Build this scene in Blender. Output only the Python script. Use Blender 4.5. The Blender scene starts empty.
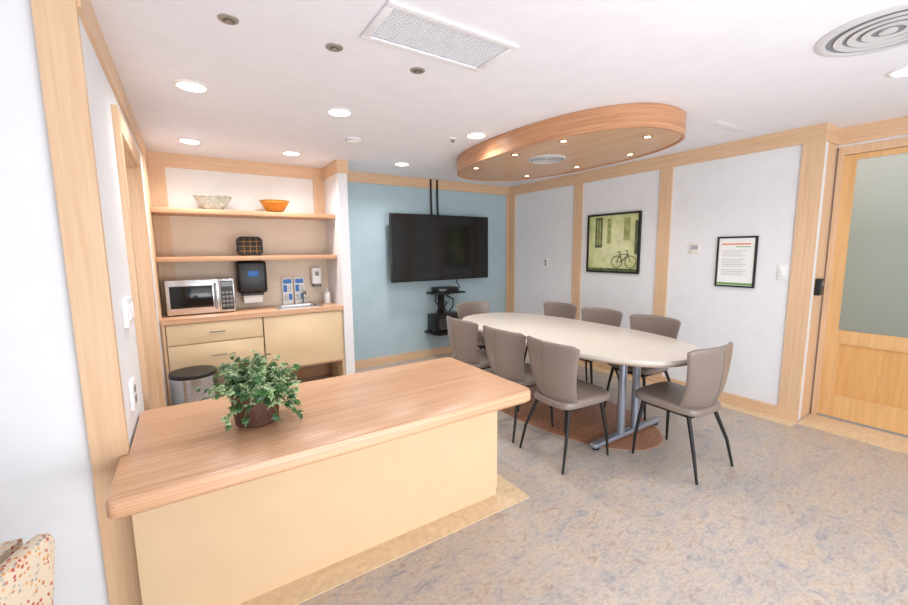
import bpy, bmesh, math, random
from mathutils import Vector, Matrix
random.seed(7)
PI=math.pi
COL=bpy.context.scene.collection
ORG={}
# ------------------------------------------------------------------ materials
def lin(c):
    return tuple(((v/255)/12.92 if v/255<=0.04045 else ((v/255+0.055)/1.055)**2.4) for v in c)
def base(name,rough=.5,metal=0.):
    m=bpy.data.materials.new(name); m.use_nodes=True
    n=m.node_tree.nodes; l=m.node_tree.links
    b=n['Principled BSDF']; b.inputs['Roughness'].default_value=rough; b.inputs['Metallic'].default_value=metal
    return m,n,l,b
def coords(n,l,scale=(1,1,1),rot=(0,0,0)):
    tc=n.new('ShaderNodeTexCoord'); mp=n.new('ShaderNodeMapping'); mp.inputs['Scale'].default_value=scale
    mp.inputs['Rotation'].default_value=rot
    l.new(tc.outputs['Object'],mp.inputs['Vector']); return mp.outputs['Vector']
def ramp(n,l,src,stops):
    r=n.new('ShaderNodeValToRGB'); e=r.color_ramp.elements
    while len(e)<len(stops): e.new(0.5)
    for k,(p,c) in enumerate(stops): e[k].position=p; e[k].color=(*lin(c),1)
    l.new(src,r.inputs['Fac']); return r.outputs['Color']
def noise(n,l,v,scale,detail=4,rough=.5,dist=0):
    t=n.new('ShaderNodeTexNoise'); t.inputs['Scale'].default_value=scale; t.inputs['Detail'].default_value=detail
    t.inputs['Roughness'].default_value=rough; t.inputs['Distortion'].default_value=dist
    l.new(v,t.inputs['Vector']); return t.outputs['Fac']
def mixc(n,l,a,b_,fac=.5,mode='MIX'):
    mx=n.new('ShaderNodeMix'); mx.data_type='RGBA'; mx.blend_type=mode; mx.inputs['Factor'].default_value=fac
    l.new(a,mx.inputs['A']); l.new(b_,mx.inputs['B']); return mx.outputs['Result']
def bump(n,l,b,src,strength=.1,dist=.01):
    k=n.new('ShaderNodeBump'); k.inputs['Strength'].default_value=strength; k.inputs['Distance'].default_value=dist
    l.new(src,k.inputs['Height']); l.new(k.outputs['Normal'],b.inputs['Normal'])
def plain(name,c,rough=.5,metal=0.,var=4,scale=30,bmp=0.,trans=0.):
    m,n,l,b=base(name,rough,metal); v=coords(n,l); f=noise(n,l,v,scale)
    lo=tuple(max(0,x-var) for x in c); hi=tuple(min(255,x+var) for x in c)
    l.new(ramp(n,l,f,[(.3,lo),(.7,hi)]),b.inputs['Base Color'])
    if bmp: bump(n,l,b,f,bmp)
    if trans: b.inputs['Transmission Weight'].default_value=trans
    return m
def wood(name,c1,c2,axis='x',rough=.38,s=60,long=2.2,sc=None):
    m,n,l,b=base(name,rough)
    if sc is None:
        sc=[s,s,s]; sc['xyz'.index(axis)]=long
    v=coords(n,l,sc); f=noise(n,l,v,1.0,5,.6,.4)
    l.new(ramp(n,l,f,[(.32,c1),(.62,c2)]),b.inputs['Base Color']); return m
def emit(name,c,st):
    m,n,l,b=base(name,.4); b.inputs['Base Color'].default_value=(*lin(c),1)
    b.inputs['Emission Color'].default_value=(*lin(c),1); b.inputs['Emission Strength'].default_value=st; return m

M={}
M['wall']=plain('paint_white',(229,230,233),.7,0,2,8)
M['wall_warm']=plain('paint_cream_white',(231,228,225),.7,0,2,8)
M['wall_beige']=plain('paint_beige',(230,214,194),.7,0,2,8)
M['ceil']=plain('paint_ceiling',(234,234,241),.8,0,2,8)
M['blue']=plain('paint_pale_blue',(172,194,202),.7,0,3,6)
W1,W2=(213,175,138),(224,190,155)
for a in 'xyz': M['trim_'+a]=wood('maple_trim_'+a,W1,W2,a)
M['slab']=wood('laminate_worktop_x',(184,134,100),(220,177,141),'x',.31,150,1.2)
M['shelfwood']=wood('shelf_wood',(190,143,107),(208,163,127),'x',.4)
M['canopy']=wood('canopy_veneer',(174,118,82),(204,154,115),'z',.35,sc=(1.5,1.5,55))
M['canopy_under']=wood('canopy_underside_veneer',(188,145,112),(205,166,133),'y',.3,30,1.5)
M['honey']=wood('honey_door_wood',(216,168,112),(228,184,129),'z',.35,40,2.)
M['honey2']=wood('honey_door_panel_wood',(210,156,94),(222,172,111),'z',.35,30,2.)
M['cream']=plain('cream_laminate',(217,188,152),.45,0,2,6)
M['cab']=plain('cream_cabinet_laminate',(228,202,164),.4,0,2,6)
M['tan']=plain('tan_floor_tile',(219,194,159),.4,0,10,25)
M['inlay']=plain('rust_floor_inlay',(170,118,88),.4,0,16,30)
M['tabletop']=plain('beige_tabletop',(205,196,186),.3,0,2,15)
M['tablerim']=plain('table_edge_band',(158,138,118),.4)
M['leather']=plain('taupe_leatherette',(129,116,108),.27,0,1,10)
M['leather_dark']=plain('taupe_seam',(98,87,81),.5)
M['leg']=plain('chair_leg_black',(12,12,12),.55,0,1)
M['black']=plain('black_metal',(20,19,19),.45,0,2)
M['blackpl']=plain('black_plastic',(18,18,20),.35,0,2)
M['screen']=plain('black_screen',(7,8,10),.12,0,1)
M['chrome']=plain('chrome',(200,202,206),.18,1.,3)
M['steel']=plain('brushed_steel',(206,206,208),.25,1.,8,40)
M['steel_dark']=plain('polished_steel',(186,186,190),.2,1.,8,40)
M['silver']=plain('silver_table_leg',(160,168,182),.3,.6,3)
M['white']=plain('white_plastic',(236,236,236),.4,0,2)
M['offwhite']=plain('off_white_plastic',(232,226,214),.4,0,2)
M['cup']=plain('vent_white',(230,230,234),.5,0,2)
M['lgrey']=plain('grille_backing_grey',(160,166,180),.6,0,4)
M['grey']=plain('duct_grey',(136,138,144),.6,0,4)
M['mid']=plain('grey_plastic',(120,118,116),.4)
M['plate']=plain('satin_plate',(168,160,152),.35,.6,4)
M['gold']=plain('brass_ring',(196,160,104),.25,1.)
M['paper']=plain('paper_white',(238,238,236),.6,0,1)
M['ink']=plain('ink_grey',(140,142,148),.6)
M['bluep']=plain('blue_plastic',(40,110,190),.4)
M['orange']=plain('amber_glass',(250,186,84),.06,0,16,30,.3,.92)
M['redgreen']=plain('orange_header_ink',(224,130,76),.6)
M['green_ink']=plain('green_header_ink',(110,160,80),.6)
M['lamp']=emit('lamp_lens',(255,248,236),9)
M['lamp_small']=emit('small_lamp_lens',(255,236,196),10)
M['dark_brown']=plain('brown_wicker',(78,45,31),.6,0,14,70,.3)
M['soil']=plain('potting_soil',(50,36,26),.9)
M['stem']=plain('green_stem',(82,110,52),.6)
m,n,l,b=base('ivy_leaf',.42)
at=n.new('ShaderNodeAttribute'); at.attribute_name='leafcol'
l.new(at.outputs['Color'],b.inputs['Base Color']); M['leaf']=m
# floor: marbled linoleum, crisp mottling of beige, tan, brown and grey with blue grey flecks
m,n,l,b=base('marbled_linoleum',.34); v=coords(n,l,(1,2.0,1))
f1=noise(n,l,v,2.0,9,.72,.9); f2=noise(n,l,v,8.5,9,.76,.7); f3=noise(n,l,v,34,6,.75,.5)
c1=ramp(n,l,f1,[(.38,(146,146,154)),(.47,(174,168,164)),(.55,(192,174,156)),(.64,(160,155,156))])
c2=ramp(n,l,f2,[(.37,(120,122,136)),(.45,(174,167,163)),(.53,(202,182,160)),(.62,(150,118,96)),(.69,(156,153,157))])
c3=ramp(n,l,f3,[(.38,(118,115,120)),(.5,(176,169,162)),(.62,(212,197,180))])
l.new(mixc(n,l,mixc(n,l,c1,c2,.55),c3,.28),b.inputs['Base Color']); M['floor']=m
# frosted glass, with a bright glow near the top painted into its colour
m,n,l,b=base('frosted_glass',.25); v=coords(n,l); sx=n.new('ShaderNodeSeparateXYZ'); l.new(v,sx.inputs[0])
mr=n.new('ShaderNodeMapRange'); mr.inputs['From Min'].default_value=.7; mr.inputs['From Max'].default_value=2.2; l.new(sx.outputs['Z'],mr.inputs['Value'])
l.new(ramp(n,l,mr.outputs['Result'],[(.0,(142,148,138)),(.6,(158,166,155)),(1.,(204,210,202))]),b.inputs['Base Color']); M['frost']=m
# dotted fabric
m,n,l,b=base('dotted_upholstery',.9); v=coords(n,l)
vo=n.new('ShaderNodeTexVoronoi'); vo.inputs['Scale'].default_value=92; l.new(v,vo.inputs['Vector'])
vo.inputs['Randomness'].default_value=.75
mask=ramp(n,l,vo.outputs['Distance'],[(.38,(255,255,255)),(.43,(0,0,0))])
sep=n.new('ShaderNodeSeparateColor'); l.new(vo.outputs['Color'],sep.inputs['Color'])
dc=ramp(n,l,sep.outputs['Red'],[(.2,(172,86,72)),(.45,(200,144,86)),(.65,(206,192,172)),(.85,(156,152,142))])
mx=n.new('ShaderNodeMix'); mx.data_type='RGBA'; l.new(mask,mx.inputs['Factor'])
mx.inputs['A'].default_value=(*lin((206,190,168)),1); l.new(dc,mx.inputs['B']); l.new(mx.outputs['Result'],b.inputs['Base Color']); M['dots']=m
# artwork: soft yellow green ground, brightest in the middle
m,n,l,b=base('art_print',.5); v=coords(n,l); f=noise(n,l,v,7,7,.72)
mp=n.new('ShaderNodeMapping'); mp.inputs['Scale'].default_value=(2.2,2.2,2.2); mp.inputs['Location'].default_value=(0,0,-.77); l.new(v,mp.inputs['Vector'])
gr=n.new('ShaderNodeTexGradient'); gr.gradient_type='SPHERICAL'
l.new(mp.outputs['Vector'],gr.inputs['Vector'])
ca=ramp(n,l,f,[(.3,(128,142,72)),(.46,(190,200,124)),(.62,(226,228,168))])
cb=ramp(n,l,gr.outputs['Fac'],[(.0,(170,178,110)),(.7,(250,248,214))])
l.new(mixc(n,l,ca,cb,.5),b.inputs['Base Color']); M['art']=m
M['art_dark']=plain('art_dark_green',(84,94,60),.5,0,30,22)
M['art_mid']=plain('art_olive',(158,166,106),.5,0,24,22)
M['art_bike']=plain('art_bicycle_grey',(58,60,46),.5,0,6)
m,n,l,b=base('plaid_panel',.75); v=coords(n,l)
br=n.new('ShaderNodeTexBrick'); br.offset=0; br.inputs['Scale'].default_value=1; br.inputs['Brick Width'].default_value=.058; br.inputs['Row Height'].default_value=.048; br.inputs['Mortar Size'].default_value=.0024
br.inputs['Color1'].default_value=(*lin((14,12,12)),1); br.inputs['Color2'].default_value=(*lin((38,28,20)),1); br.inputs['Mortar'].default_value=(*lin((150,112,58)),1)
mp=n.new('ShaderNodeVectorRotate'); mp.rotation_type='X_AXIS'; mp.inputs['Angle'].default_value=PI/2
l.new(v,mp.inputs['Vector']); l.new(mp.outputs['Vector'],br.inputs['Vector']); l.new(br.outputs['Color'],b.inputs['Base Color']); M['plaid']=m
m,n,l,b=base('clear_cut_glass',.06); v=coords(n,l); vo=n.new('ShaderNodeTexVoronoi'); vo.inputs['Scale'].default_value=34; l.new(v,vo.inputs['Vector'])
l.new(ramp(n,l,vo.outputs['Distance'],[(.15,(250,252,250)),(.6,(206,216,208))]),b.inputs['Base Color'])
b.inputs['Transmission Weight'].default_value=.5; bump(n,l,b,vo.outputs['Distance'],.6,.01); M['bowlwhite']=m

# ------------------------------------------------------------------ mesh builder
class MB:
    def __init__(s): s.bm=bmesh.new()
    def box(s,x0,x1,y0,y1,z0,z1,bev=0,seg=2):
        b=s.bm
        v=[b.verts.new((x,y,z)) for x in (x0,x1) for y in (y0,y1) for z in (z0,z1)]
        fs=[(0,1,3,2),(4,6,7,5),(0,4,5,1),(2,3,7,6),(0,2,6,4),(1,5,7,3)]
        F=[b.faces.new([v[i] for i in f]) for f in fs]
        if bev:
            E=list({e for f in F for e in f.edges})
            bmesh.ops.bevel(b,geom=E,offset=bev,segments=seg,affect='EDGES',profile=.5)
        return s
    def bevel_all(s,off,seg=3,ang=30):
        E=[e for e in s.bm.edges if len(e.link_faces)==2 and e.calc_face_angle()>math.radians(ang)]
        bmesh.ops.bevel(s.bm,geom=E,offset=off,segments=seg,affect='EDGES',profile=.5); return s
    def cyl(s,p0,p1,r0,r1=None,seg=16):
        return s.tube([p0,p1],[r0,r0 if r1 is None else r1],seg)
    def tube(s,pts,r,seg=8,cap=True):
        b=s.bm; P=[Vector(p) for p in pts]; n=len(P)
        R=r if isinstance(r,(list,tuple)) else [r]*n
        rings=[]; prev=None
        for i,p in enumerate(P):
            t=(P[min(i+1,n-1)]-P[max(i-1,0)]).normalized()
            if prev is None:
                a=Vector((0,0,1)) if abs(t.z)<.9 else Vector((1,0,0))
                u=t.cross(a).normalized()
            else:
                u=(prev-t*prev.dot(t)).normalized()
            prev=u; w=t.cross(u)
            rings.append([b.verts.new(p+(u*math.cos(2*PI*k/seg)+w*math.sin(2*PI*k/seg))*R[i]) for k in range(seg)])
        for a,c in zip(rings,rings[1:]):
            for k in range(seg): b.faces.new([a[k],a[(k+1)%seg],c[(k+1)%seg],c[k]])
        if cap: b.faces.new(rings[0][::-1]); b.faces.new(rings[-1])
        return s
    def lathe(s,prof,c=(0,0,0),seg=32,closed=False,sx=1,sy=1):
        b=s.bm; rings=[]
        for r,z in prof:
            if r<1e-5: rings.append([b.verts.new((c[0],c[1],c[2]+z))])
            else: rings.append([b.verts.new((c[0]+sx*r*math.cos(2*PI*k/seg),c[1]+sy*r*math.sin(2*PI*k/seg),c[2]+z)) for k in range(seg)])
        prs=list(zip(rings,rings[1:]))
        if closed: prs.append((rings[-1],rings[0]))
        for a,d in prs:
            for k in range(seg):
                k2=(k+1)%seg
                q=[a[k%len(a)],a[k2%len(a)],d[k2%len(d)],d[k%len(d)]]
                u=[]
                for x in q:
                    if x not in u: u.append(x)
                if len(u)>2: b.faces.new(u)
        return s
    def layers(s,loops):
        b=s.bm; R=[[b.verts.new(p) for p in L] for L in loops]; n=len(R[0])
        for a,c in zip(R,R[1:]):
            for k in range(n): b.faces.new([a[k],a[(k+1)%n],c[(k+1)%n],c[k]])
        b.faces.new(R[0][::-1]); b.faces.new(R[-1]); return s
    def prism(s,poly,z0,z1): return s.layers([[(x,y,z0) for x,y in poly],[(x,y,z1) for x,y in poly]])
    def build(s,name,mat,parent=None,smooth=True,recalc=True):
        if recalc: bmesh.ops.recalc_face_normals(s.bm,faces=list(s.bm.faces))
        if parent is not None and parent.name in ORG:
            bmesh.ops.translate(s.bm,vec=-ORG[parent.name],verts=list(s.bm.verts))
        me=bpy.data.meshes.new(name); s.bm.to_mesh(me); s.bm.free()
        me.materials.append(mat)
        if smooth:
            me.polygons.foreach_set('use_smooth',[True]*len(me.polygons)); me.set_sharp_from_angle(angle=math.radians(38))
        o=bpy.data.objects.new(name,me); COL.objects.link(o)
        if parent is not None:
            o.parent=parent
            if parent.name in ORG: ORG[o.name]=ORG[parent.name]
        return o
def box(*a,**k): return MB().box(*a,**k)
def tag(o,label,cat,group=None):
    o['label']=label; o['category']=cat
    if group: o['group']=group
    return o
def thing(name,label,cat,loc=(0,0,0),group=None):
    o=bpy.data.objects.new(name,None); o.empty_display_size=.1; COL.objects.link(o); o.location=loc
    ORG[o.name]=Vector(loc); return tag(o,label,cat,group)
def struct(name,mb,mat,parent=None,smooth=False):
    o=mb.build(name,mat,parent,smooth)
    if parent is None: o['kind']='structure'
    return o
def copy_tree(o,parent=None):
    c=o.copy(); COL.objects.link(c)
    if parent is not None: c.parent=parent
    for ch in list(o.children): copy_tree(ch,c)
    return c
TN=[0]
def trim(mb,mat):
    TN[0]+=1; return struct('trim_%d'%TN[0],mb,mat)
def oval(cx,cy,a,b,n=2.2,N=72):
    out=[]
    for k in range(N):
        t=2*PI*k/N; c,s_=math.cos(t),math.sin(t)
        out.append((cx+b*math.copysign(abs(c)**(2/n),c),cy+a*math.copysign(abs(s_)**(2/n),s_)))
    return out

# ------------------------------------------------------------------ shell
H=2.44; XL=-.25; XR=4.25; YB=4.9; XD=4.57; YC=1.17
struct('floor',box(-3.2,4.9,-2.2,5.1,-.1,0),M['floor'])
struct('ceiling',box(-3.2,4.9,-2.2,5.1,H,H+.1),M['ceil'])
struct('wall_back',box(1.5,XR+.1,YB,YB+.1,0,H),M['blue'])
struct('wall_back_left',box(XL-.15,1.5,YB,YB+.1,0,1.87),M['wall_beige'])
struct('wall_back_upper_left',box(XL-.15,1.5,YB,YB+.1,1.87,H),M['wall_warm'])
DY0,DY1,DZ=2.72,3.72,2.10
struct('wall_left',MB().box(XL-.15,XL,1.93,DY0,0,H).box(XL-.15,XL,DY1,YB,0,H).box(XL-.15,XL,DY0,DY1,DZ,H),M['wall'])
struct('wall_near_left',box(-3.2,XL-.1,1.92,2.04,0,H),M['wall'])
struct('wall_partition',box(1.40,1.50,4.36,YB,0,H),M['wall'])
struct('wall_right',box(XR,XR+.1,YC,YB,0,H),M['wall'])
struct('wall_right_end',box(XR+.1,XD+.1,YC,YC+.1,0,H),M['trim_z'])
struct('wall_door',MB().box(XD,XD+.1,-2.2,.06,0,H).box(XD,XD+.1,.06,YC,2.29,H),M['wall'])
trim(box(XL-.10,XL+.008,1.895,1.93,0,H),M['trim_z'])
trim(box(XL,XL+.018,1.93,YB,H-.13,H),M['trim_y'])
trim(box(XL+.018,1.385,YB-.02,YB,H-.13,H),M['trim_x'])
trim(box(1.50,XR,YB-.02,YB,H-.12,H),M['trim_x'])
trim(MB().box(1.385,1.51,4.34,4.36,H-.13,H).box(1.385,1.40,4.36,YB-.02,H-.13,H),M['trim_x'])
trim(box(XL+.016,XL+.14,YB-.022,YB,.895,H-.13),M['trim_z'])
trim(box(1.28,1.40,YB-.022,YB,1.89,H-.13),M['trim_z'])
trim(box(XL,XL+.016,4.40,YB,0,H-.13),M['trim_z'])
trim(box(XR-.02,XR,YC,YB-.02,H-.13,H),M['trim_y'])
for y0,y1 in ((YC-.012,1.30),(2.35,2.48),(3.49,3.62),(4.76,4.88)):
    trim(box(XR-.018,XR,y0,y1,.1,H-.13),M['trim_z'])
trim(box(XR-.022,XD,YC-.014,YC,H-.13,H),M['trim_x'])
trim(box(4.19,XR-.018,YB-.018,YB,.1,H-.12),M['trim_z'])
trim(box(XD-.02,XD,-2.2,YC-.014,H-.13,H),M['trim_y'])
struct('baseboard_right',box(XR-.02,XR,YC-.012,YB-.02,0,.10),M['trim_y'])
struct('baseboard_back',box(1.512,XR-.02,YB-.02,YB,0,.10),M['trim_x'])
struct('baseboard_partition',MB().box(1.385,1.512,4.345,4.36,0,.10).box(1.50,1.512,4.36,YB,0,.10),M['trim_x'])
struct('baseboard_kitchen',box(XL+.02,1.375,YB-.02,YB,0,.12),M['shelfwood'])
trim(box(XR-.15,XR-.02,YC-.012,YB-.02,0,.004),M['tan'])
trim(box(XD-.36,XD,-2.2,YC-.014,0,.004),M['tan'])
trim(MB().prism([(-.245,1.66),(1.62,1.66),(1.62,2.45),(1.47,2.45),(1.47,1.80),(-.245,1.80)],0,.004),M['tan'])
trim(MB().prism(oval(2.85,2.74,1.15,.52,2.2),0,.004),M['inlay'])

# door on the right
d=struct('door_1',MB().box(XD+.012,XD+.052,.18,1.045,.02,.20).box(XD+.012,XD+.052,.18,1.045,.68,.78).box(XD+.012,XD+.052,.18,1.045,2.18,2.222)
  .box(XD+.012,XD+.052,1.045,1.12,.02,2.222).box(XD+.012,XD+.052,.10,.18,.02,2.222),M['honey'])
struct('panel',box(XD+.030,XD+.045,.18,1.045,.20,.68),M['honey2'],d)
struct('panel_molding',MB().box(XD+.016,XD+.030,.18,1.045,.20,.216).box(XD+.016,XD+.030,.18,1.045,.664,.68).box(XD+.016,XD+.030,1.029,1.045,.216,.664).box(XD+.016,XD+.030,.18,.196,.216,.664),M['honey'],d)
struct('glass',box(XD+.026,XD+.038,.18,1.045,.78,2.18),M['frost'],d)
struct('door_frame',MB().box(XD-.01,XD+.06,1.12,1.156,0,2.29).box(XD-.01,XD+.06,.06,.10,0,2.29).box(XD-.01,XD+.06,.10,1.12,2.225,2.29),M['trim_z'],d)
# recessed white door in the left wall, with wooden jambs and casing
d=struct('door_2',box(XL-.148,XL-.115,DY0+.022,DY1-.022,.01,DZ-.022),M['wall'])
struct('door_jamb',MB().box(XL-.148,XL,DY0,DY0+.02,0,DZ).box(XL-.148,XL,DY1-.02,DY1,0,DZ).box(XL-.148,XL,DY0+.02,DY1-.02,DZ-.02,DZ),M['trim_z'],d)
struct('door_stop',MB().box(XL-.113,XL-.085,DY1-.032,DY1-.02,0,DZ-.02).box(XL-.113,XL-.085,DY0+.02,DY1-.032,DZ-.032,DZ-.02),M['shelfwood'],d)
struct('door_casing',MB().box(XL,XL+.024,DY0-.09,DY0+.006,0,DZ+.10).box(XL,XL+.024,DY1-.006,DY1+.09,0,DZ+.10).box(XL,XL+.024,DY0+.006,DY1-.006,DZ-.006,DZ+.10),M['trim_z'],d)

# ------------------------------------------------------------------ peninsula
ST=.73; SB=ST-.067
t=thing('counter_base','plain cream laminate base panel under the wood-look peninsula counter','counter base',(.6,2.0,0))
box(-.24,1.47,1.79,2.22,.05,SB).build('base_panel',M['cream'],t,False)
box(-.24,1.465,1.795,2.20,.004,.05).build('plinth',M['cream'],t,False)
def slab_loop(d,z):
    X0,X1,Y0,Y1=-.270+d,1.525-d,1.540+d,2.40-d
    xn=XL+.010; yn=1.892
    o=[]
    def rc(cx,cy,r,a0,a1):
        for k in range(7):
            a=math.radians(a0+(a1-a0)*k/6); o.append((cx+r*math.cos(a),cy+r*math.sin(a),z))
    rc(X0+.03,Y0+.03,.03,180,270); rc(X1-.05,Y0+.05,.05,270,360); rc(X1-.05,Y1-.05,.05,0,90)
    o.extend([(xn,Y1,z),(xn,yn-d,z),(X0,yn-d,z)])
    return o
tag(MB().layers([slab_loop(.010,SB),slab_loop(.0,SB+.010),slab_loop(0,ST-.014),slab_loop(.004,ST-.004),slab_loop(.013,ST)]).build('peninsula_worktop',M['slab']),
    'long wood-grain laminate worktop in the foreground carrying the ivy plant','worktop')

# ------------------------------------------------------------------ kitchen niche
WT=.895; FY=4.35
SX0,SX1,SY0,SY1=.76,1.20,4.46,4.76
tag(MB().box(XL+.016,SX0,FY,YB-.024,WT-.045,WT).box(SX1,1.40,FY,YB-.024,WT-.045,WT).box(SX0,SX1,FY,SY0,WT-.045,WT).box(SX0,SX1,SY1,YB-.024,WT-.045,WT).build('kitchen_worktop',M['slab'],None,False),
    'wood-grain kitchen worktop under the shelves, holding microwave and sink','worktop')
t=thing('drawer_cabinet','cream two-drawer base cabinet left of the sink apron','cabinet',(.18,4.6,0))
MB().box(-.21,.585,4.40,4.86,.40,WT-.045).box(.565,.585,4.40,4.86,0,.40).build('body',M['cab'],t,False)
box(XL+.018,-.212,4.37,4.86,0,WT-.045).build('side_panel',M['trim_z'],t,False)
for z0,z1 in ((.655,.842),(.405,.645)):
    dr=box(-.205,.58,4.378,4.40,z0,z1,.003).build('drawer',M['cab'],t)
    zc=(z0+z1)/2
    MB().tube([(.13,4.378,zc),(.13,4.352,zc),(.25,4.352,zc),(.25,4.378,zc)],.005).build('handle',M['mid'],dr)
t=thing('sink_cabinet','cream apron-front cabinet under the sink with open knee space','cabinet',(1.0,4.6,0))
box(.592,1.375,4.378,4.40,.29,.842,.003).build('apron',M['cab'],t)
box(1.378,1.398,4.40,4.86,0,WT-.045).build('side_panel',M['cab'],t,False)
box(.60,1.376,4.40,4.84,.27,.29).build('bottom_panel',M['shelfwood'],t,False)
t=thing('sink','small stainless drop-in sink set in the kitchen worktop','sink',(.98,4.6,WT))
def rrect(x0,x1,y0,y1,r,z,n=5):
    o=[]
    for cx_,cy_,a0 in ((x1-r,y1-r,0),(x0+r,y1-r,90),(x0+r,y0+r,180),(x1-r,y0+r,270)):
        for k in range(n):
            a=math.radians(a0+90*k/(n-1)); o.append((cx_+r*math.cos(a),cy_+r*math.sin(a),z))
    return o
b=MB()
L=[rrect(SX0-.015,SX1+.015,SY0-.015,SY1+.015,.03,WT+.001),rrect(SX0-.015,SX1+.015,SY0-.015,SY1+.015,.03,WT+.006),rrect(SX0+.02,SX1-.02,SY0+.02,SY1-.02,.05,WT+.005),rrect(SX0+.03,SX1-.03,SY0+.03,SY1-.03,.05,WT-.13),rrect(SX0+.08,SX1-.08,SY0+.08,SY1-.08,.05,WT-.145)]
R=[[b.bm.verts.new(p) for p in q] for q in L]
for a,c in zip(R,R[1:]):
    for k in range(len(a)): b.bm.faces.new([a[k],a[(k+1)%len(a)],c[(k+1)%len(a)],c[k]])
b.bm.faces.new(R[-1])
b.build('basin',M['steel'],t)
t=thing('faucet','chrome gooseneck faucet behind the sink','faucet',(1.08,4.80,WT))
MB().lathe([(0,0),(.025,0),(.025,.01),(.014,.02),(.0,.02)],(1.08,4.80,WT),20).build('base',M['chrome'],t)
MB().tube([(1.08,4.80,WT+.015),(1.08,4.80,WT+.10),(1.08,4.79,WT+.13),(1.08,4.75,WT+.15),(1.08,4.70,WT+.145),(1.08,4.68,WT+.12)],.010,10).build('spout',M['chrome'],t)
MB().tube([(1.095,4.80,WT+.05),(1.13,4.79,WT+.065)],.006).build('lever',M['chrome'],t)
for z,lab in ((1.89,'upper wooden wall shelf carrying the two bowls'),(1.45,'lower wooden wall shelf carrying the plaid box')):
    tag(box(XL+.018,1.398,4.50,YB-.024,z-.045,z,.003).build('wall_shelf',M['shelfwood']),lab,'shelf','niche shelves')
t=thing('microwave','silver microwave with dark window on the kitchen worktop','microwave',(.09,4.72,WT))
x0,x1,y0,y1,z0,z1=-.19,.37,4.55,4.87,WT+.012,WT+.335
box(x0,x1,y0+.02,y1,z0,z1,.008).build('body',M['steel'],t)
dd=box(x0,x0+.43,y0,y0+.02,z0,z1,.004).build('door',M['steel'],t)
box(x0+.03,x0+.375,y0-.003,y0,z0+.06,z1-.055,.001).build('window',M['screen'],dd)
MB().tube([(x0+.40,y0,z0+.04),(x0+.40,y0-.03,z0+.05),(x0+.40,y0-.03,z1-.05),(x0+.40,y0,z1-.04)],.008).build('handle',M['chrome'],dd)
cp=box(x0+.432,x1,y0,y0+.02,z0,z1,.003).build('control_panel',M['steel'],t)
box(x0+.442,x1-.010,y0-.0015,y0,z0+.02,z1-.02).build('keypad',M['blackpl'],cp)
box(x0+.448,x1-.016,y0-.003,y0-.0015,z1-.075,z1-.03).build('display',M['screen'],cp)
bb=MB()
for i in range(4):
    for j in range(3): bb.box(x0+.45+j*.033,x0+.474+j*.033,y0-.004,y0-.0015,z0+.05+i*.042,z0+.075+i*.042,.0008)
bb.build('buttons',M['mid'],cp)
for fx in (x0+.04,x1-.04):
    for fy in (y0+.05,y1-.05): MB().cyl((fx,fy,WT),(fx,fy,z0+.002),.014).build('foot',M['blackpl'],t)
t=thing('paper_towel_dispenser','black paper towel dispenser on the wall right of the microwave','towel dispenser',(.56,YB,1.03))
box(.42,.70,4.69,YB,1.06,1.395,.03,4).build('cover',M['blackpl'],t)
box(.46,.66,4.72,YB-.03,1.035,1.062).build('base',M['black'],t)
box(.515,.615,4.686,4.692,1.235,1.295,.002).build('window',M['bluep'],t)  # small blue label on the cover, not a window
box(.47,.65,4.745,4.75,.955,1.045).build('paper_towel',M['paper'],t,False)
t=thing('soap_dispenser','white soap dispenser on the niche wall above the sink','soap dispenser',(1.246,YB,1.08))
box(1.19,1.30,4.79,YB,1.11,1.31,.02,4).build('cover',M['white'],t)
box(1.20,1.29,4.78,YB-.02,1.08,1.112,.008).build('push_bar',M['mid'],t)
box(1.225,1.265,4.787,4.791,1.21,1.26).build('window',M['grey'],t)
t=thing('pump_bottle','small white pump bottle standing on the worktop beside the sink','bottle',(1.325,4.70,WT))
MB().lathe([(0,0),(.036,0),(.038,.01),(.038,.105),(.03,.125),(.014,.135),(0,.135)],(1.325,4.70,WT),24).build('bottle_body',M['white'],t)
MB().tube([(1.325,4.70,WT+.135),(1.325,4.70,WT+.160),(1.325,4.695,WT+.166),(1.325,4.66,WT+.163)],.006).build('pump',M['white'],t)
for i,(cx_,lab) in enumerate(((.93,'left of two white and blue notice cards behind the sink'),(1.06,'right of two white and blue notice cards behind the sink'))):
    t=thing('notice_card',lab,'notice',(cx_,4.86,WT),'notice cards behind the sink')
    box(cx_-.055,cx_+.055,4.866,4.872,WT,WT+.30).build('card',M['paper'],t,False)
    box(cx_-.045,cx_+.045,4.863,4.866,WT+.235,WT+.285).build('blue_header',M['bluep'],t,False)
    box(cx_-.045,cx_-.005,4.863,4.866,WT+.14,WT+.22).build('blue_picture',M['bluep'],t,False)
    box(cx_+.008,cx_+.045,4.863,4.866,WT+.05,WT+.12).build('blue_picture',M['bluep'],t,False)
    q=MB()
    for k in range(5): q.box(cx_+.005,cx_+.045,4.8635,4.866,WT+.145+k*.015,WT+.150+k*.015)
    q.build('print_lines',M['ink'],t,False)
    q=MB()
    for k in range(5): q.box(cx_-.045,cx_-.002,4.8635,4.866,WT+.045+k*.015,WT+.050+k*.015)
    q.build('print_lines',M['ink'],t,False)
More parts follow.
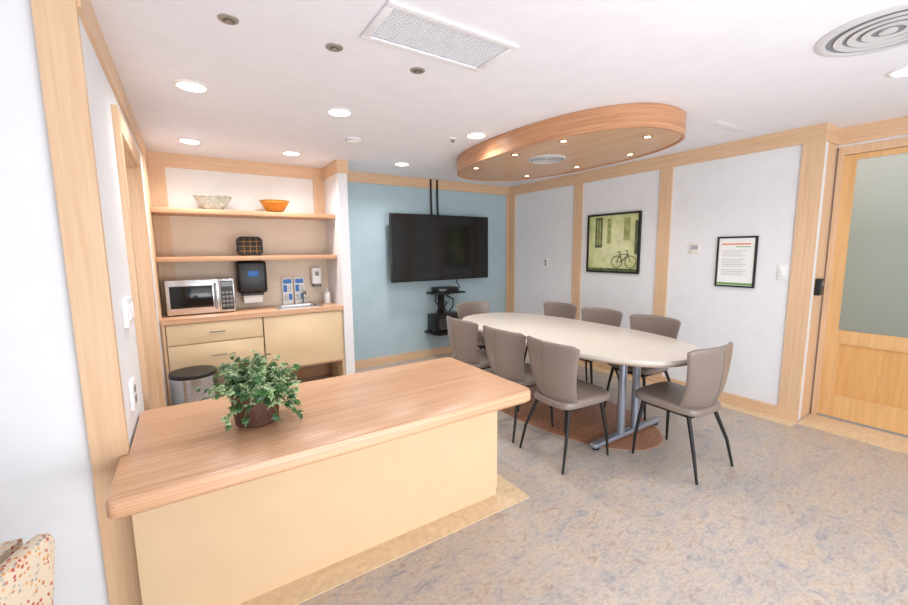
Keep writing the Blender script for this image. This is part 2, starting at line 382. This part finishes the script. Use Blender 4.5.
def bowl(name,lab,x,y,z,r,h,mat,flare):
    t=thing(name,lab,'bowl',(x,y,z),'bowls on the upper shelf')
    prof=[(0,0),(r*.45,0),(r*.45,.012)]+[(r*(.45+.55*k/6),.012+(h-.012)*((k/6)**flare)) for k in range(1,7)]+[(r-.006,h)]+[((r-.006)*(.45+.55*k/6),.02+(h-.02)*((k/6)**flare)) for k in range(5,-1,-1)]+[(0,.02)]
    MB().lathe(prof,(x,y,z),40).build('bowl_body',mat,t)
    MB().lathe([(r-.004,h-.006),(r+.004,h-.004),(r+.004,h+.003),(r-.004,h+.003)],(x,y,z),40,True).build('rim',mat,t)
bowl('bowl','pale cut-glass bowl at the left of the upper shelf',.26,4.69,1.89,.165,.135,M['bowlwhite'],1.3)
bowl('bowl','orange glass bowl at the right of the upper shelf',.82,4.69,1.89,.145,.125,M['orange'],1.5)
t=thing('plaid_box','small dark rounded-square plaid box on the lower shelf','box',(.55,4.66,1.45))
def rx(d,y,r=.05): return [(q[0],y,q[1]) for q in rrect(.43+d,.67-d,1.45+d,1.645-d,r,0,7)]
MB().layers([rx(.012,4.62),rx(.003,4.624),rx(0,4.634),rx(0,4.70),rx(.01,4.71)]).build('box_body',M['blackpl'],t)
MB().layers([rx(.020,4.617,.04),rx(.018,4.6205,.04)]).build('plaid_panel',M['plaid'],t)
t=thing('waste_bin','stainless steel step bin with black lid in front of the drawers','waste bin',(-.03,4.08,0))
bx,by=-.03,4.08
MB().lathe([(0,.03),(.170,.03),(.174,.05),(.174,.43),(0,.43)],(bx,by,0),40).build('bin_body',M['steel_dark'],t)
MB().lathe([(0,0),(.176,0),(.176,.03),(0,.03)],(bx,by,0),40).build('base',M['blackpl'],t)
MB().lathe([(.150,.430),(.180,.430),(.180,.442),(.150,.442)],(bx,by,0),40,True).build('rim',M['chrome'],t)
MB().lathe([(0,.4425),(.176,.4425),(.178,.468),(.172,.476),(.10,.480),(0,.481)],(bx,by,0),40).build('lid',M['black'],t)
box(bx-.05,bx+.05,by-.225,by-.16,.012,.028,.004).build('pedal',M['blackpl'],t)

# ------------------------------------------------------------------ ivy plant
px,py=.21,1.95
t=thing('potted_ivy','bushy variegated ivy in a brown wicker pot on the peninsula worktop','plant',(px,py,ST))
pp=[(0,0),(.082,0)]
for k in range(1,15):
    z=k*.0092; pp.append((.086+.014*k/14+(.0026 if k%2 else 0),z))
pp+=[(.105,.132),(.105,.145),(.094,.145),(.088,.122),(0,.122)]
MB().lathe(pp,(px,py,ST),36).build('pot',M['dark_brown'],t)
MB().lathe([(0,.123),(.085,.123),(.05,.132),(0,.135)],(px,py,ST),24).build('soil',M['soil'],t)
leaf=[(0,0),(.22,-.16),(.52,-.02),(.36,.24),(.52,.50),(.20,.56),(0,1.12),(-.20,.56),(-.52,.50),(-.36,.24),(-.52,-.02),(-.22,-.16)]
lv=MB(); st=MB()
lc=lv.bm.verts.layers.float_color.new('leafcol')
def addleaf(p,nrm,dirv,s):
    nrm=nrm.normalized(); dv=(dirv-nrm*dirv.dot(nrm)).normalized(); sd=dv.cross(nrm)
    vs=[lv.bm.verts.new(p+(dv*y+sd*x+nrm*(-.35*abs(x)-.30*y*y))*s) for x,y in leaf]
    c=lv.bm.verts.new(p+(dv*.35)*s)
    k0=random.random()
    core=(22+28*k0,54+36*k0,28+16*k0)
    rim=(172,194,140) if random.random()<.46 else (44+30*k0,86+36*k0,46)
    c[lc]=(*lin(core),1)
    for q in vs: q[lc]=(*lin(rim),1)
    vs[0][lc]=(*lin(core),1)
    for k in range(len(vs)): lv.bm.faces.new([c,vs[k],vs[(k+1)%len(vs)]])
for i in range(120):
    a=random.uniform(0,2*PI); el=random.uniform(.08,1.5)
    ln=random.uniform(.08,.185)
    hang=(i%7==0)
    o=Vector((px+.05*math.cos(a)*random.random(),py+.05*math.sin(a)*random.random(),ST+.15))
    if hang: el=random.uniform(.0,.35); ln=random.uniform(.14,.185); a=random.choice([random.uniform(-.9,.5),random.uniform(-.9,.5),random.uniform(0,2*PI)])
    dv=Vector((math.cos(a)*math.cos(el),math.sin(a)*math.cos(el),math.sin(el)))
    droop=random.uniform(.0,.03)+(random.uniform(.05,.12) if hang else 0)
    pts=[]
    for k in range(6):
        s_=k/5; q=o+dv*ln*s_; q.z-=droop*s_*s_; pts.append(q)
    st.tube(pts,.0016,5)
    for k in range(2,6):
        for _ in range(2):
            q=pts[k]+Vector((random.uniform(-.018,.018) for _ in range(3)))
            out=Vector((q.x-px,q.y-py,.0))
            nr=Vector((random.uniform(-.8,.8),random.uniform(-1.0,.4),1))+out*2.5
            dr=Vector((random.uniform(-1,1),random.uniform(-1,1),random.uniform(-.6,.5)))+out*5
            q.z=max(q.z,ST+(.05 if hang else .14))
            addleaf(q,nr,dr,random.uniform(.020,.036))
lv.build('foliage',M['leaf'],t,False,False); st.build('stems',M['stem'],t)

# ------------------------------------------------------------------ conference table
tcx,tcy=2.85,2.58
t=thing('conference_table','long oval beige meeting table on silver pedestal legs','table',(tcx,tcy,0))
def ov(d,z): return [(x,y,z) for x,y in oval(tcx,tcy,1.22-d,.585-d,2.5)]
MB().layers([ov(.012,.705),ov(.003,.707),ov(.0,.712),ov(0,.732),ov(.003,.738),ov(.01,.74)]).build('tabletop',M['tabletop'],t)
MB().layers([ov(.02,.692),ov(.008,.694),ov(.008,.705),ov(.02,.7049)]).build('edge_band',M['tablerim'],t)
for yy in (1.82,3.34):
    MB().box(2.40,3.26,yy-.03,yy+.03,.02,.055,.012,3).build('foot_bar',M['silver'],t)
    for xx in (2.74,2.92): MB().cyl((xx,yy,.05),(xx,yy,.67),.03,None,20).build('column',M['silver'],t)
    box(2.55,3.15,yy-.04,yy+.04,.668,.692,.004).build('top_plate',M['silver'],t)
    for xx in (2.44,3.22): MB().cyl((xx,yy,0.004),(xx,yy,.022),.025).build('glide',M['blackpl'],t)

# ------------------------------------------------------------------ chairs
def make_chair(lab):
    t=thing('dining_chair',lab,'chair',(0,0,0),'taupe chairs around the meeting table')
    def so(d,z):
        o=[]
        for k in range(48):
            a=2*PI*k/48; c,s_=math.cos(a),math.sin(a); n=4.6
            x=math.copysign(abs(c)**(2/n),c); y=math.copysign(abs(s_)**(2/n),s_)
            w=.208+.028*y; zz=z+.012*(y+.3)
            o.append((x*(w-d),.012+y*(.228-d),zz))
        return o
    MB().layers([so(.05,.402),so(.012,.406),so(0,.416),so(-.001,.438),so(.003,.452),so(.012,.459),so(.04,.462),so(.14,.460)]).build('seat',M['leather'],t)
    b=MB(); NU,NV=21,19
    def pt(u,v):
        w=.172+.080*v**.9
        z=.404+.452*v+.006*(1-u*u)*v
        y=-.208-.038*v-.014*math.sin(v*PI)+.088*abs(u)**2.2*(1-.22*v)+.06*(1-v)**6
        e=max(abs(u)**10,abs(2*v-1)**18); th=.026*math.sqrt(max(0,1-e))+.010
        return u*w,y,z,th
    F=[];B=[]
    for j in range(NV):
        fr=[];br=[]
        for i in range(NU):
            u=math.sin((-1+2*i/(NU-1))*PI/2); v=.5+.5*math.sin((-1+2*j/(NV-1))*PI/2)
            x,y,z,th=pt(u,v)
            if v>.8 and abs(u)>.8: z-=.022*((v-.8)/.2)*((abs(u)-.8)/.2)**2
            fr.append(b.bm.verts.new((x,y+th/2,z))); br.append(b.bm.verts.new((x,y-th/2,z)))
        F.append(fr);B.append(br)
    for j in range(NV-1):
        for i in range(NU-1):
            b.bm.faces.new([F[j][i],F[j][i+1],F[j+1][i+1],F[j+1][i]]); b.bm.faces.new([B[j][i],B[j+1][i],B[j+1][i+1],B[j][i+1]])
    for j in range(NV-1):
        b.bm.faces.new([F[j][0],F[j+1][0],B[j+1][0],B[j][0]]); b.bm.faces.new([F[j][-1],B[j][-1],B[j+1][-1],F[j+1][-1]])
    for i in range(NU-1):
        b.bm.faces.new([F[0][i],B[0][i],B[0][i+1],F[0][i+1]]); b.bm.faces.new([F[-1][i],F[-1][i+1],B[-1][i+1],B[-1][i]])
    bk=b.build('backrest',M['leather'],t)
    sp=[]
    for k in range(9):
        x,y,z,th=pt(0,.06+.88*k/8); sp.append((0,y-th/2-.0003,z))
    MB().tube(sp,.0018,6).build('seam',M['leather_dark'],bk)
    MB().box(-.16,.16,-.17,.19,.384,.405,.004).build('seat_frame',M['leg'],t)
    for sx in (-1,1):
        MB().tube([(sx*.155,.17,.397),(sx*.195,.195,.15),(sx*.205,.20,0)],[.014,.011,.008],10).build('leg',M['leg'],t)
        MB().tube([(sx*.15,-.15,.397),(sx*.20,-.225,.18),(sx*.215,-.265,0)],[.014,.011,.008],10).build('leg',M['leg'],t)
    return t
c0=None
CH=[(2.27,3.07,-90,'taupe chair on the counter side of the table, farthest along under the television'),
(2.26,2.47,-88,'taupe chair on the counter side of the table, middle of the three'),
(2.25,1.93,-92,'taupe chair on the counter side of the table, nearest the front'),
(3.42,3.25,90,'taupe chair on the picture-wall side of the table, deepest in the room'),
(3.40,2.66,91,'taupe chair on the picture-wall side of the table, below the picture'),
(3.38,2.08,88,'taupe chair on the picture-wall side of the table, nearest the framed notice'),
(2.81,1.42,-3,'taupe chair at the near head of the table, shown in profile'),
(2.86,3.76,180,'taupe chair at the far head of the table, below the television')]
for i,(x,y,r,lab) in enumerate(CH):
    if i==0: c0=make_chair(lab); o=c0
    else: o=copy_tree(c0); o['label']=lab
    o.location=(x,y,0); o.rotation_euler=(0,0,math.radians(r))

# ------------------------------------------------------------------ canopy
cz0=2.285
t=thing('ceiling_canopy','oval wood-veneer canopy dropped from the ceiling over the table','ceiling canopy',(2.86,2.70,cz0))
CC=(2.87,2.745,1.15,.60,2.4)
def cv(d,z): return [(x,y,z) for x,y in oval(CC[0],CC[1],CC[2]-d,CC[3]-d,CC[4],96)]
b=MB(); Ls=[cv(.02,H-.002),cv(0,H-.002),cv(0,cz0),cv(.02,cz0)]
R=[[b.bm.verts.new(p) for p in q] for q in Ls]; n_=len(R[0])
for a,c in zip(R,R[1:]+R[:1]):
    for k in range(n_): b.bm.faces.new([a[k],a[(k+1)%n_],c[(k+1)%n_],c[k]])
b.build('side_band',M['canopy'],t)
MB().layers([cv(.021,cz0+.008),cv(.021,cz0+.02)]).build('underside_panel',M['canopy_under'],t)
UZ=cz0+.008
def small_light(x,y,lab):
    t=thing('canopy_light',lab,'spotlight',(x,y,UZ),'small lights in the canopy')
    MB().lathe([(.022,0),(.034,0),(.034,-.006),(.022,-.004)],(x,y,UZ),24,True).build('ring',M['gold'],t)
    MB().lathe([(0,-.001),(.022,-.001),(.022,-.003),(0,-.003)],(x,y,UZ),20).build('lens',M['lamp_small'],t)
for k,(x,y,lab) in enumerate(((2.47,3.35,'small canopy spotlight at the far left, toward the television'),(2.44,2.20,'small canopy spotlight on the counter side, near half'),(2.42,2.72,'small canopy spotlight on the counter side, at the middle'),(2.88,1.80,'small canopy spotlight at the near tip'),(3.27,2.20,'small canopy spotlight on the picture-wall side, near half'),(3.30,2.80,'small canopy spotlight on the picture-wall side, at the middle'),(3.2,3.4,'small canopy spotlight on the picture-wall side, far half'))):
    small_light(x,y,lab)
def round_vent(lab,x,y,z,r,ringmat):
    t=thing('ceiling_diffuser',lab,'air vent',(x,y,z))
    MB().lathe([(r*.84,0),(r,0),(r,-.004),(r*.9,-.014),(r*.84,-.010)],(x,y,z),48,True).build('frame',ringmat,t)
    MB().lathe([(0,-.001),(r*.84,-.001),(r*.84,-.002),(0,-.002)],(x,y,z),48).build('backing',M['grey'],t)
    for f in (.67,.48,.29): MB().lathe([(r*f-.07*r,-.003),(r*f+.055*r,-.005),(r*f+.055*r,-.010),(r*f-.07*r,-.007)],(x,y,z),48,True).build('louver_ring',ringmat,t)
    MB().lathe([(0,-.003),(r*.12,-.003),(r*.12,-.010),(0,-.012)],(x,y,z),32).build('center_cap',ringmat,t)
M['ring2']=plain('vent_light_grey',(192,192,194),.5,0,2)
M['ring3']=plain('vent_pale_grey',(212,212,216),.4,.1,2)
round_vent('round grey-ringed air diffuser set in the canopy underside',2.78,2.70,UZ,.17,M['ring2'])
round_vent('large round pale air diffuser in the ceiling at the right',2.70,.56,H,.25,M['ring3'])

# ------------------------------------------------------------------ ceiling things
DL=[(.10,2.90,'recessed downlight over the peninsula, left one nearest the viewer'),(.96,2.89,'recessed downlight in line with the smoke detector, second from the left'),(.10,4.28,'recessed downlight before the shelves, left one'),(.93,4.29,'recessed downlight before the shelves, right one'),(2.07,4.19,'recessed downlight in front of the television'),(2.11,2.86,'recessed downlight just left of the canopy'),(3.40,.60,'recessed downlight below the big round diffuser at the right edge')]
for x,y,lab in DL:
    t=thing('recessed_downlight',lab,'ceiling light',(x,y,H),'recessed ceiling downlights')
    MB().lathe([(.072,0),(.092,0),(.092,-.004),(.072,-.008)],(x,y,H),36,True).build('trim_ring',M['white'],t)
    MB().lathe([(0,-.001),(.072,-.001),(.072,-.004),(0,-.004)],(x,y,H),32).build('lens',M['lamp'],t)
t=thing('ceiling_grille','rectangular white egg-crate air grille in the ceiling','air vent',(1.055,1.70,H))
gx0,gx1,gy0,gy1=.725,1.39,1.54,1.86
b=MB(); b.box(gx0,gx1,gy0,gy0+.035,H-.012,H,.003).box(gx0,gx1,gy1-.035,gy1,H-.012,H,.003).box(gx0,gx0+.035,gy0+.035,gy1-.035,H-.012,H,.003).box(gx1-.035,gx1,gy0+.035,gy1-.035,H-.012,H,.003)
b.build('frame',M['cup'],t)
box(gx0+.035,gx1-.035,gy0+.035,gy1-.035,H-.002,H-.0005).build('backing',M['lgrey'],t,False)
b=MB(); n1=40
for k in range(1,n1):
    x=gx0+.035+(gx1-gx0-.07)*k/n1; b.box(x-.002,x+.002,gy0+.035,gy1-.035,H-.006,H-.002)
for k in range(1,17):
    y=gy0+.035+(gy1-gy0-.07)*k/17; b.box(gx0+.035,gx1-.035,y-.002,y+.002,H-.0061,H-.002)
b.build('grille',M['cup'],t,False)
for x,y,lab in ((.22,2.02,'ceiling sprinkler left of the grille, nearest the left wall'),(.66,2.02,'ceiling sprinkler beside the corner of the grille, middle of three'),(1.11,2.03,'ceiling sprinkler behind the grille, right of the three')):
    t=thing('ceiling_sprinkler',lab,'sprinkler',(x,y,H),'ceiling sprinklers')
    MB().lathe([(.022,0),(.040,0),(.039,-.004),(.030,-.008),(.022,-.006)],(x,y,H),28,True).build('ring',M['plate'],t)
    MB().lathe([(0,0),(.022,0),(.022,-.003),(0,-.003)],(x,y,H),20).build('recess',M['mid'],t)
    MB().lathe([(0,-.003),(.007,-.003),(.007,-.009),(.013,-.010),(.013,-.012),(0,-.013)],(x,y,H),16).build('head',M['plate'],t)
t=thing('smoke_detector','round white smoke detector on the ceiling before the partition','smoke detector',(1.28,3.50,H))
MB().lathe([(0,0),(.065,0),(.065,-.02),(.05,-.032),(0,-.034)],(1.28,3.50,H),36).build('housing',M['white'],t)
MB().lathe([(.053,-.018),(.0665,-.018),(.0665,-.021),(.053,-.021)],(1.28,3.50,H),36,True).build('vent_ring',M['plate'],t)
t=thing('ceiling_sensor','tiny dark ceiling sensor beside the canopy','sensor',(2.0,3.05,H))
MB().lathe([(0,0),(.035,0),(.033,-.008),(0,-.01)],(2.0,3.05,H),24).build('plate',M['white'],t)
MB().lathe([(0,-.008),(.02,-.009),(.014,-.03),(0,-.033)],(2.0,3.05,H),20).build('lens',M['mid'],t)
tag(box(3.45,3.95,1.58,1.66,H-.0015,H,.0005).build('ceiling_panel',M['ceil']),'flush narrow white access panel in the ceiling right of the canopy','access panel')

# ------------------------------------------------------------------ television
t=thing('television','large black flat-screen television on the blue wall','television',(2.95,4.80,1.52))
box(2.14,3.68,4.70,4.735,1.085,1.955,.006).build('screen_housing',M['blackpl'],t)
box(2.152,3.668,4.697,4.701,1.10,1.943).build('screen',M['screen'],t,False)
box(2.65,3.2,4.735,4.78,1.3,1.75,.01).build('rear_housing',M['black'],t)
t=thing('television_wall_mount','black bracket holding the television to the blue wall','wall mount',(2.95,4.85,1.52))
box(2.87,3.03,4.88,YB,1.42,1.62,.002).build('wall_plate',M['black'],t)
box(2.91,2.99,4.78,4.88,1.47,1.57).build('arm',M['black'],t,False)
for x,lab in ((2.83,'left of two black cables running from the ceiling to the television'),(2.93,'right of two black cables running from the ceiling to the television')):
    tag(MB().tube([(x,4.868,2.44),(x,4.868,2.2),(x+.003,4.865,2.0),(x,4.845,1.715)],.013,10).build('television_cable',M['black']),lab,'cable','cables above the television')
t=thing('media_shelf','upper black wall shelf under the television holding the slim media player','shelf',(2.98,YB,.905))
box(2.74,3.23,4.64,YB,.895,.92,.003).build('shelf_plate',M['blackpl'],t)
box(2.90,3.06,4.80,YB,.865,.895,.003).build('bracket',M['black'],t)
t=thing('media_shelf','lower black wall shelf under the television holding the equipment box','shelf',(2.95,YB,.36))
box(2.70,3.20,4.62,YB,.35,.375,.003).build('shelf_plate',M['blackpl'],t)
box(2.88,3.02,4.80,YB,.29,.35,.003).build('bracket',M['black'],t)
tag(box(2.93,3.02,4.865,YB,.375,.865).build('cable_channel',M['black'],None,False),'black vertical cable channel between the two media shelves','cable channel')
CB=[([(2.93,4.83,.853),(2.92,4.78,.80),(3.00,4.76,.76),(2.96,4.78,.70),(2.99,4.76,.632)],.010,'middle looped black cable under the upper media shelf'),
([(3.04,4.83,.853),(3.13,4.80,.80),(3.10,4.77,.70),(3.05,4.79,.632)],.010,'right looped black cable under the upper media shelf'),
([(2.86,4.83,.883),(2.83,4.80,.78),(2.88,4.76,.72),(2.84,4.78,.632)],.010,'leftmost black cable hanging from the upper media shelf to the equipment box'),
([(3.16,4.725,.929),(3.19,4.725,.98),(3.14,4.72,1.04),(3.13,4.72,1.084)],.008,'thin black cable rising from the media player to the television')]
for pts,r,lab in CB:
    tag(MB().tube(pts,r).build('loose_cable',M['black']),lab,'cable','loose cables around the media shelves')
t=thing('media_player','black media player on the upper media shelf','media player',(2.95,4.75,.92))
box(2.80,3.12,4.66,4.84,.92,.985,.004).build('case',M['blackpl'],t)
box(2.82,2.92,4.657,4.66,.94,.965).build('display',M['mid'],t,False)
t=thing('equipment_box','black equipment box on the lower media shelf','equipment box',(2.95,4.75,.375))
box(2.73,3.17,4.65,4.85,.375,.62,.01).build('case',M['blackpl'],t)
b=MB()
for k in range(6): b.box(2.80,3.08,4.647,4.65,.42+k*.025,.426+k*.025)
b.build('vent_slots',M['mid'],t,False)

# ------------------------------------------------------------------ right wall things
t=thing('framed_picture','black-framed pale yellow-green picture of a bicycle by a wall','picture',(XR,3.03,1.20))
y0,y1,z0,z1=2.675,3.385,1.20,1.90; xf_=XR-.03
b=MB().box(xf_,XR,y0,y1,z0,z0+.022).box(xf_,XR,y0,y1,z1-.022,z1).box(xf_,XR,y0,y0+.022,z0+.022,z1-.022).box(xf_,XR,y1-.022,y1,z0+.022,z1-.022)
b.build('frame',M['black'],t,False)
pr=box(xf_+.012,XR,y0+.022,y1-.022,z0+.022,z1-.022).build('print',M['art'],t,False)
xa=xf_+.010
for q in ((3.17,3.27,1.50,1.86),(2.70,2.74,1.42,1.80),(y0+.022,y1-.022,1.222,1.255)):
    box(xa,xf_+.012,*q).build('dark_shape',M['art_dark'],pr,False)
for q in ((2.80,2.88,1.58,1.84),(3.19,3.215,1.53,1.83),(3.225,3.25,1.53,1.83),(3.05,3.10,1.55,1.84)):
    box(xa-.0005,xf_+.012,*q).build('olive_shape',M['art_mid'],pr,False)
b=MB(); xb=xa-.001
def wheel(cy_,cz_,r):
    b.tube([(xb,cy_+r*math.cos(2*PI*k/24),cz_+r*math.sin(2*PI*k/24)) for k in range(25)],.0036,6)
S=.80
def bp(p): return (xb,2.87+(p[0]-2.87)*S,1.265+(p[1]-1.265)*S)
for wc in ((2.98,1.35),(2.76,1.35)): wheel(bp(wc)[1],bp(wc)[2],.085*S)
for p in (((2.98,1.35),(2.90,1.35)),((2.90,1.35),(2.93,1.46)),((2.98,1.35),(2.93,1.46)),((2.93,1.46),(2.80,1.46)),((2.90,1.35),(2.80,1.46)),((2.76,1.35),(2.80,1.46)),((2.80,1.46),(2.81,1.51)),((2.81,1.51),(2.85,1.51)),((2.93,1.46),(2.94,1.49)),((2.91,1.495),(2.97,1.49))):
    b.tube([bp(p[0]),bp(p[1])],.004,6)
b.build('bicycle',M['art_bike'],pr)
t=thing('framed_notice','black-framed white notice with coloured header on the right wall','notice',(XR,1.725,1.12))
y0,y1,z0,z1=1.555,1.88,1.12,1.585; xf_=XR-.022
MB().box(xf_,XR,y0,y1,z0,z0+.015).box(xf_,XR,y0,y1,z1-.015,z1).box(xf_,XR,y0,y0+.015,z0+.015,z1-.015).box(xf_,XR,y1-.015,y1,z0+.015,z1-.015).build('frame',M['black'],t,False)
pg=box(xf_+.008,XR,y0+.015,y1-.015,z0+.015,z1-.015).build('page',M['paper'],t,False)
xp=xf_+.0065
box(xp,xf_+.008,y0+.05,y1-.04,1.510,1.522).build('header',M['redgreen'],pg,False)
box(xp,xf_+.008,y0+.05,y1-.16,1.487,1.494).build('subheader',M['green_ink'],pg,False)
b=MB()
for k in range(15):
    if k in (4,10): continue
    b.box(xp,xf_+.008,y0+.05+random.uniform(0,.07),y1-.045,1.455-k*.016,1.4575-k*.016)
b.build('print_lines',M['ink'],pg,False)
box(xp,xf_+.008,y0+.018,y1-.018,1.140,1.160).build('footer',M['green_ink'],pg,False)
def plate(name,lab,cat,y,z,w,h,extra):
    t=thing(name,lab,cat,(XR,y,z))
    box(XR-.012 if extra=='thermo' else XR-.008,XR,y-w/2,y+w/2,z-h/2,z+h/2,.003).build('cover',M['offwhite'] if extra=='thermo' else M['white'],t)
    if extra=='thermo': box(XR-.0135,XR-.012,y-.03,y+.03,z-.01,z+.03).build('display',M['lgrey'],t,False)
    elif extra=='switch': box(XR-.014,XR-.008,y-.016,y+.016,z-.033,z+.033,.002).build('rocker',M['white'],t)
    else:
        for dz in (-.022,.022): box(XR-.011,XR-.008,y-.016,y+.016,z+dz-.014,z+dz+.014,.003).build('socket',M['mid'],t)
plate('wall_thermostat','small square thermostat left of the framed notice','thermostat',2.09,1.48,.095,.10,'thermo')
plate('light_switch','white light switch right of the framed notice','light switch',1.36,1.27,.075,.125,'switch')
plate('wall_outlet','small wall outlet left of the bicycle picture','outlet',4.105,1.30,.075,.12,'outlet')
t=thing('wall_card_reader','small black card reader beside the right-hand door','card reader',(4.42,YC-.03,1.12))
box(4.36,4.46,YC-.04,YC,1.08,1.22,.008).build('housing',M['blackpl'],t)
box(4.385,4.435,YC-.043,YC-.04,1.16,1.20).build('indicator',M['mid'],t,False)
t=thing('light_switch','white multi-gang switch plate on the left wall','light switch',(XL,2.32,1.22))
box(XL,XL+.018,2.23,2.43,1.16,1.285,.003).build('cover',M['white'],t)
for y in (2.27,2.33,2.39): box(XL+.018,XL+.024,y-.016,y+.016,1.19,1.255,.002).build('rocker',M['white'],t)
t=thing('wall_outlet','white outlet plate on the left wall above the peninsula worktop','outlet',(XL,2.2,.87))
box(XL,XL+.014,2.15,2.27,.81,.935,.003).build('cover',M['white'],t)
for z in (.85,.895): box(XL+.014,XL+.017,2.19,2.23,z-.014,z+.014,.003).build('socket',M['mid'],t)

# ------------------------------------------------------------------ dotted armchair (built facing +Y about its back right corner, then turned)
t=thing('upholstered_armchair','armchair in cream fabric with small colourful dots beside the left wall','armchair',(0,0,0))
def outl(d):
    o=[]; x0,x1,z1=-.525+d,.006-d,.812-d; r=.03
    for k in range(7):
        a=math.radians(90*k/6); o.append((x1-r+r*math.cos(a),z1-r+r*math.sin(a)))
    for k in range(7):
        a=math.radians(90+90*k/6); o.append((x0+r+r*math.cos(a),z1-r+r*math.sin(a)))
    for z,q in ((.68,.02),(.56,.05),(.25,.06)): o.append((x0+q,z))
    for z,q in ((.25,.06),(.56,.05),(.68,.02)): o.append((x1-q,z))
    return o
def oy(d,y): return [(x,y,z) for x,z in outl(d)]
MB().layers([oy(.014,0),oy(.005,.003),oy(0,.012),oy(0,.026),oy(.005,.035),oy(.014,.038)]).build('backrest',M['dots'],t)
box(-.45,-.07,.040,.50,.25,.45,.03,4).build('seat',M['dots'],t)
for x0,x1 in ((-.062,-.002),(-.515,-.455)):
    def al(y0,y1,z,z2=None): return [(x0,y0,z),(x0,y1,z2 or z),(x1,y1,z2 or z),(x1,y0,z)]
    MB().layers([al(.075,.5,.25),al(.072,.5,.56),al(.066,.5,.80,.74)]).bevel_all(.020,5,40).build('armrest',M['dots'],t)
for x in (-.44,-.09):
    for y in (.06,.46): MB().tube([(x,y,.252),(x,y,0)],[.022,.015],12).build('leg',M['honey'],t)
t.location=(-.324,1.31,0); t.rotation_euler=(0,0,math.radians(68.3))

# ------------------------------------------------------------------ lights, world, camera
def light(name,kind,loc,power,rot=(0,0,0),col=(1,1,1),**k):
    d=bpy.data.lights.new(name,kind); d.energy=power; d.color=col
    for a,v in k.items(): setattr(d,a,v)
    o=bpy.data.objects.new(name,d); o.location=loc; o.rotation_euler=rot; COL.objects.link(o); return o
for x,y,_ in DL:
    light('downlight_lamp','SPOT',(x,y,H-.02),(56 if y>4 else 46) if y>2.5 else 24,(0,0,0),(1,.985,.97),spot_size=math.radians(150),spot_blend=1,shadow_soft_size=.07)
for x,y in ((2.88,1.80),(3.25,2.3),(2.45,2.5),(2.86,3.4)):
    light('canopy_lamp','SPOT',(x,y,UZ-.01),17,(0,0,0),(1,.975,.94),spot_size=math.radians(150),spot_blend=1,shadow_soft_size=.03)
light('rear_fill','AREA',(2.2,-2.1,1.5),56,(math.radians(90),0,math.radians(-8)),(.95,.97,1),shape='RECTANGLE',size=4.4,size_y=2.0)  # soft fill panel added behind the camera, not a real window
light('upward_fill','AREA',(1.1,-.7,.7),52,(math.radians(120),0,math.radians(-4)),(.94,.965,1),shape='RECTANGLE',size=2.4,size_y=1.2)  # unseen fill added low and tilted up to brighten the ceiling
w=bpy.data.worlds.new('World'); bpy.context.scene.world=w; w.use_nodes=True
bg=w.node_tree.nodes['Background']; bg.inputs['Color'].default_value=(.94,.965,1,1); bg.inputs['Strength'].default_value=.66
sc=bpy.context.scene
sc.view_settings.view_transform='Standard'; sc.view_settings.look='None'; sc.view_settings.exposure=.20
f,yaw,pit,rol=405.1,math.radians(33.194),math.radians(7.271),math.radians(-.572)
F=Vector((math.sin(yaw)*math.cos(pit),math.cos(yaw)*math.cos(pit),-math.sin(pit)))
R=Vector((math.cos(yaw),-math.sin(yaw),0)); U=R.cross(F)
R2=R*math.cos(rol)+U*math.sin(rol); U2=-R*math.sin(rol)+U*math.cos(rol)
cd=bpy.data.cameras.new('Camera'); cam=bpy.data.objects.new('Camera',cd); COL.objects.link(cam)
cd.sensor_width=36; cd.lens=f/908*36; cd.clip_start=.05
mw=Matrix.Identity(4)
for i in range(3): mw[i][0]=R2[i]; mw[i][1]=U2[i]; mw[i][2]=-F[i]
mw[2][3]=1.48
cam.matrix_world=mw
sc.camera=cam
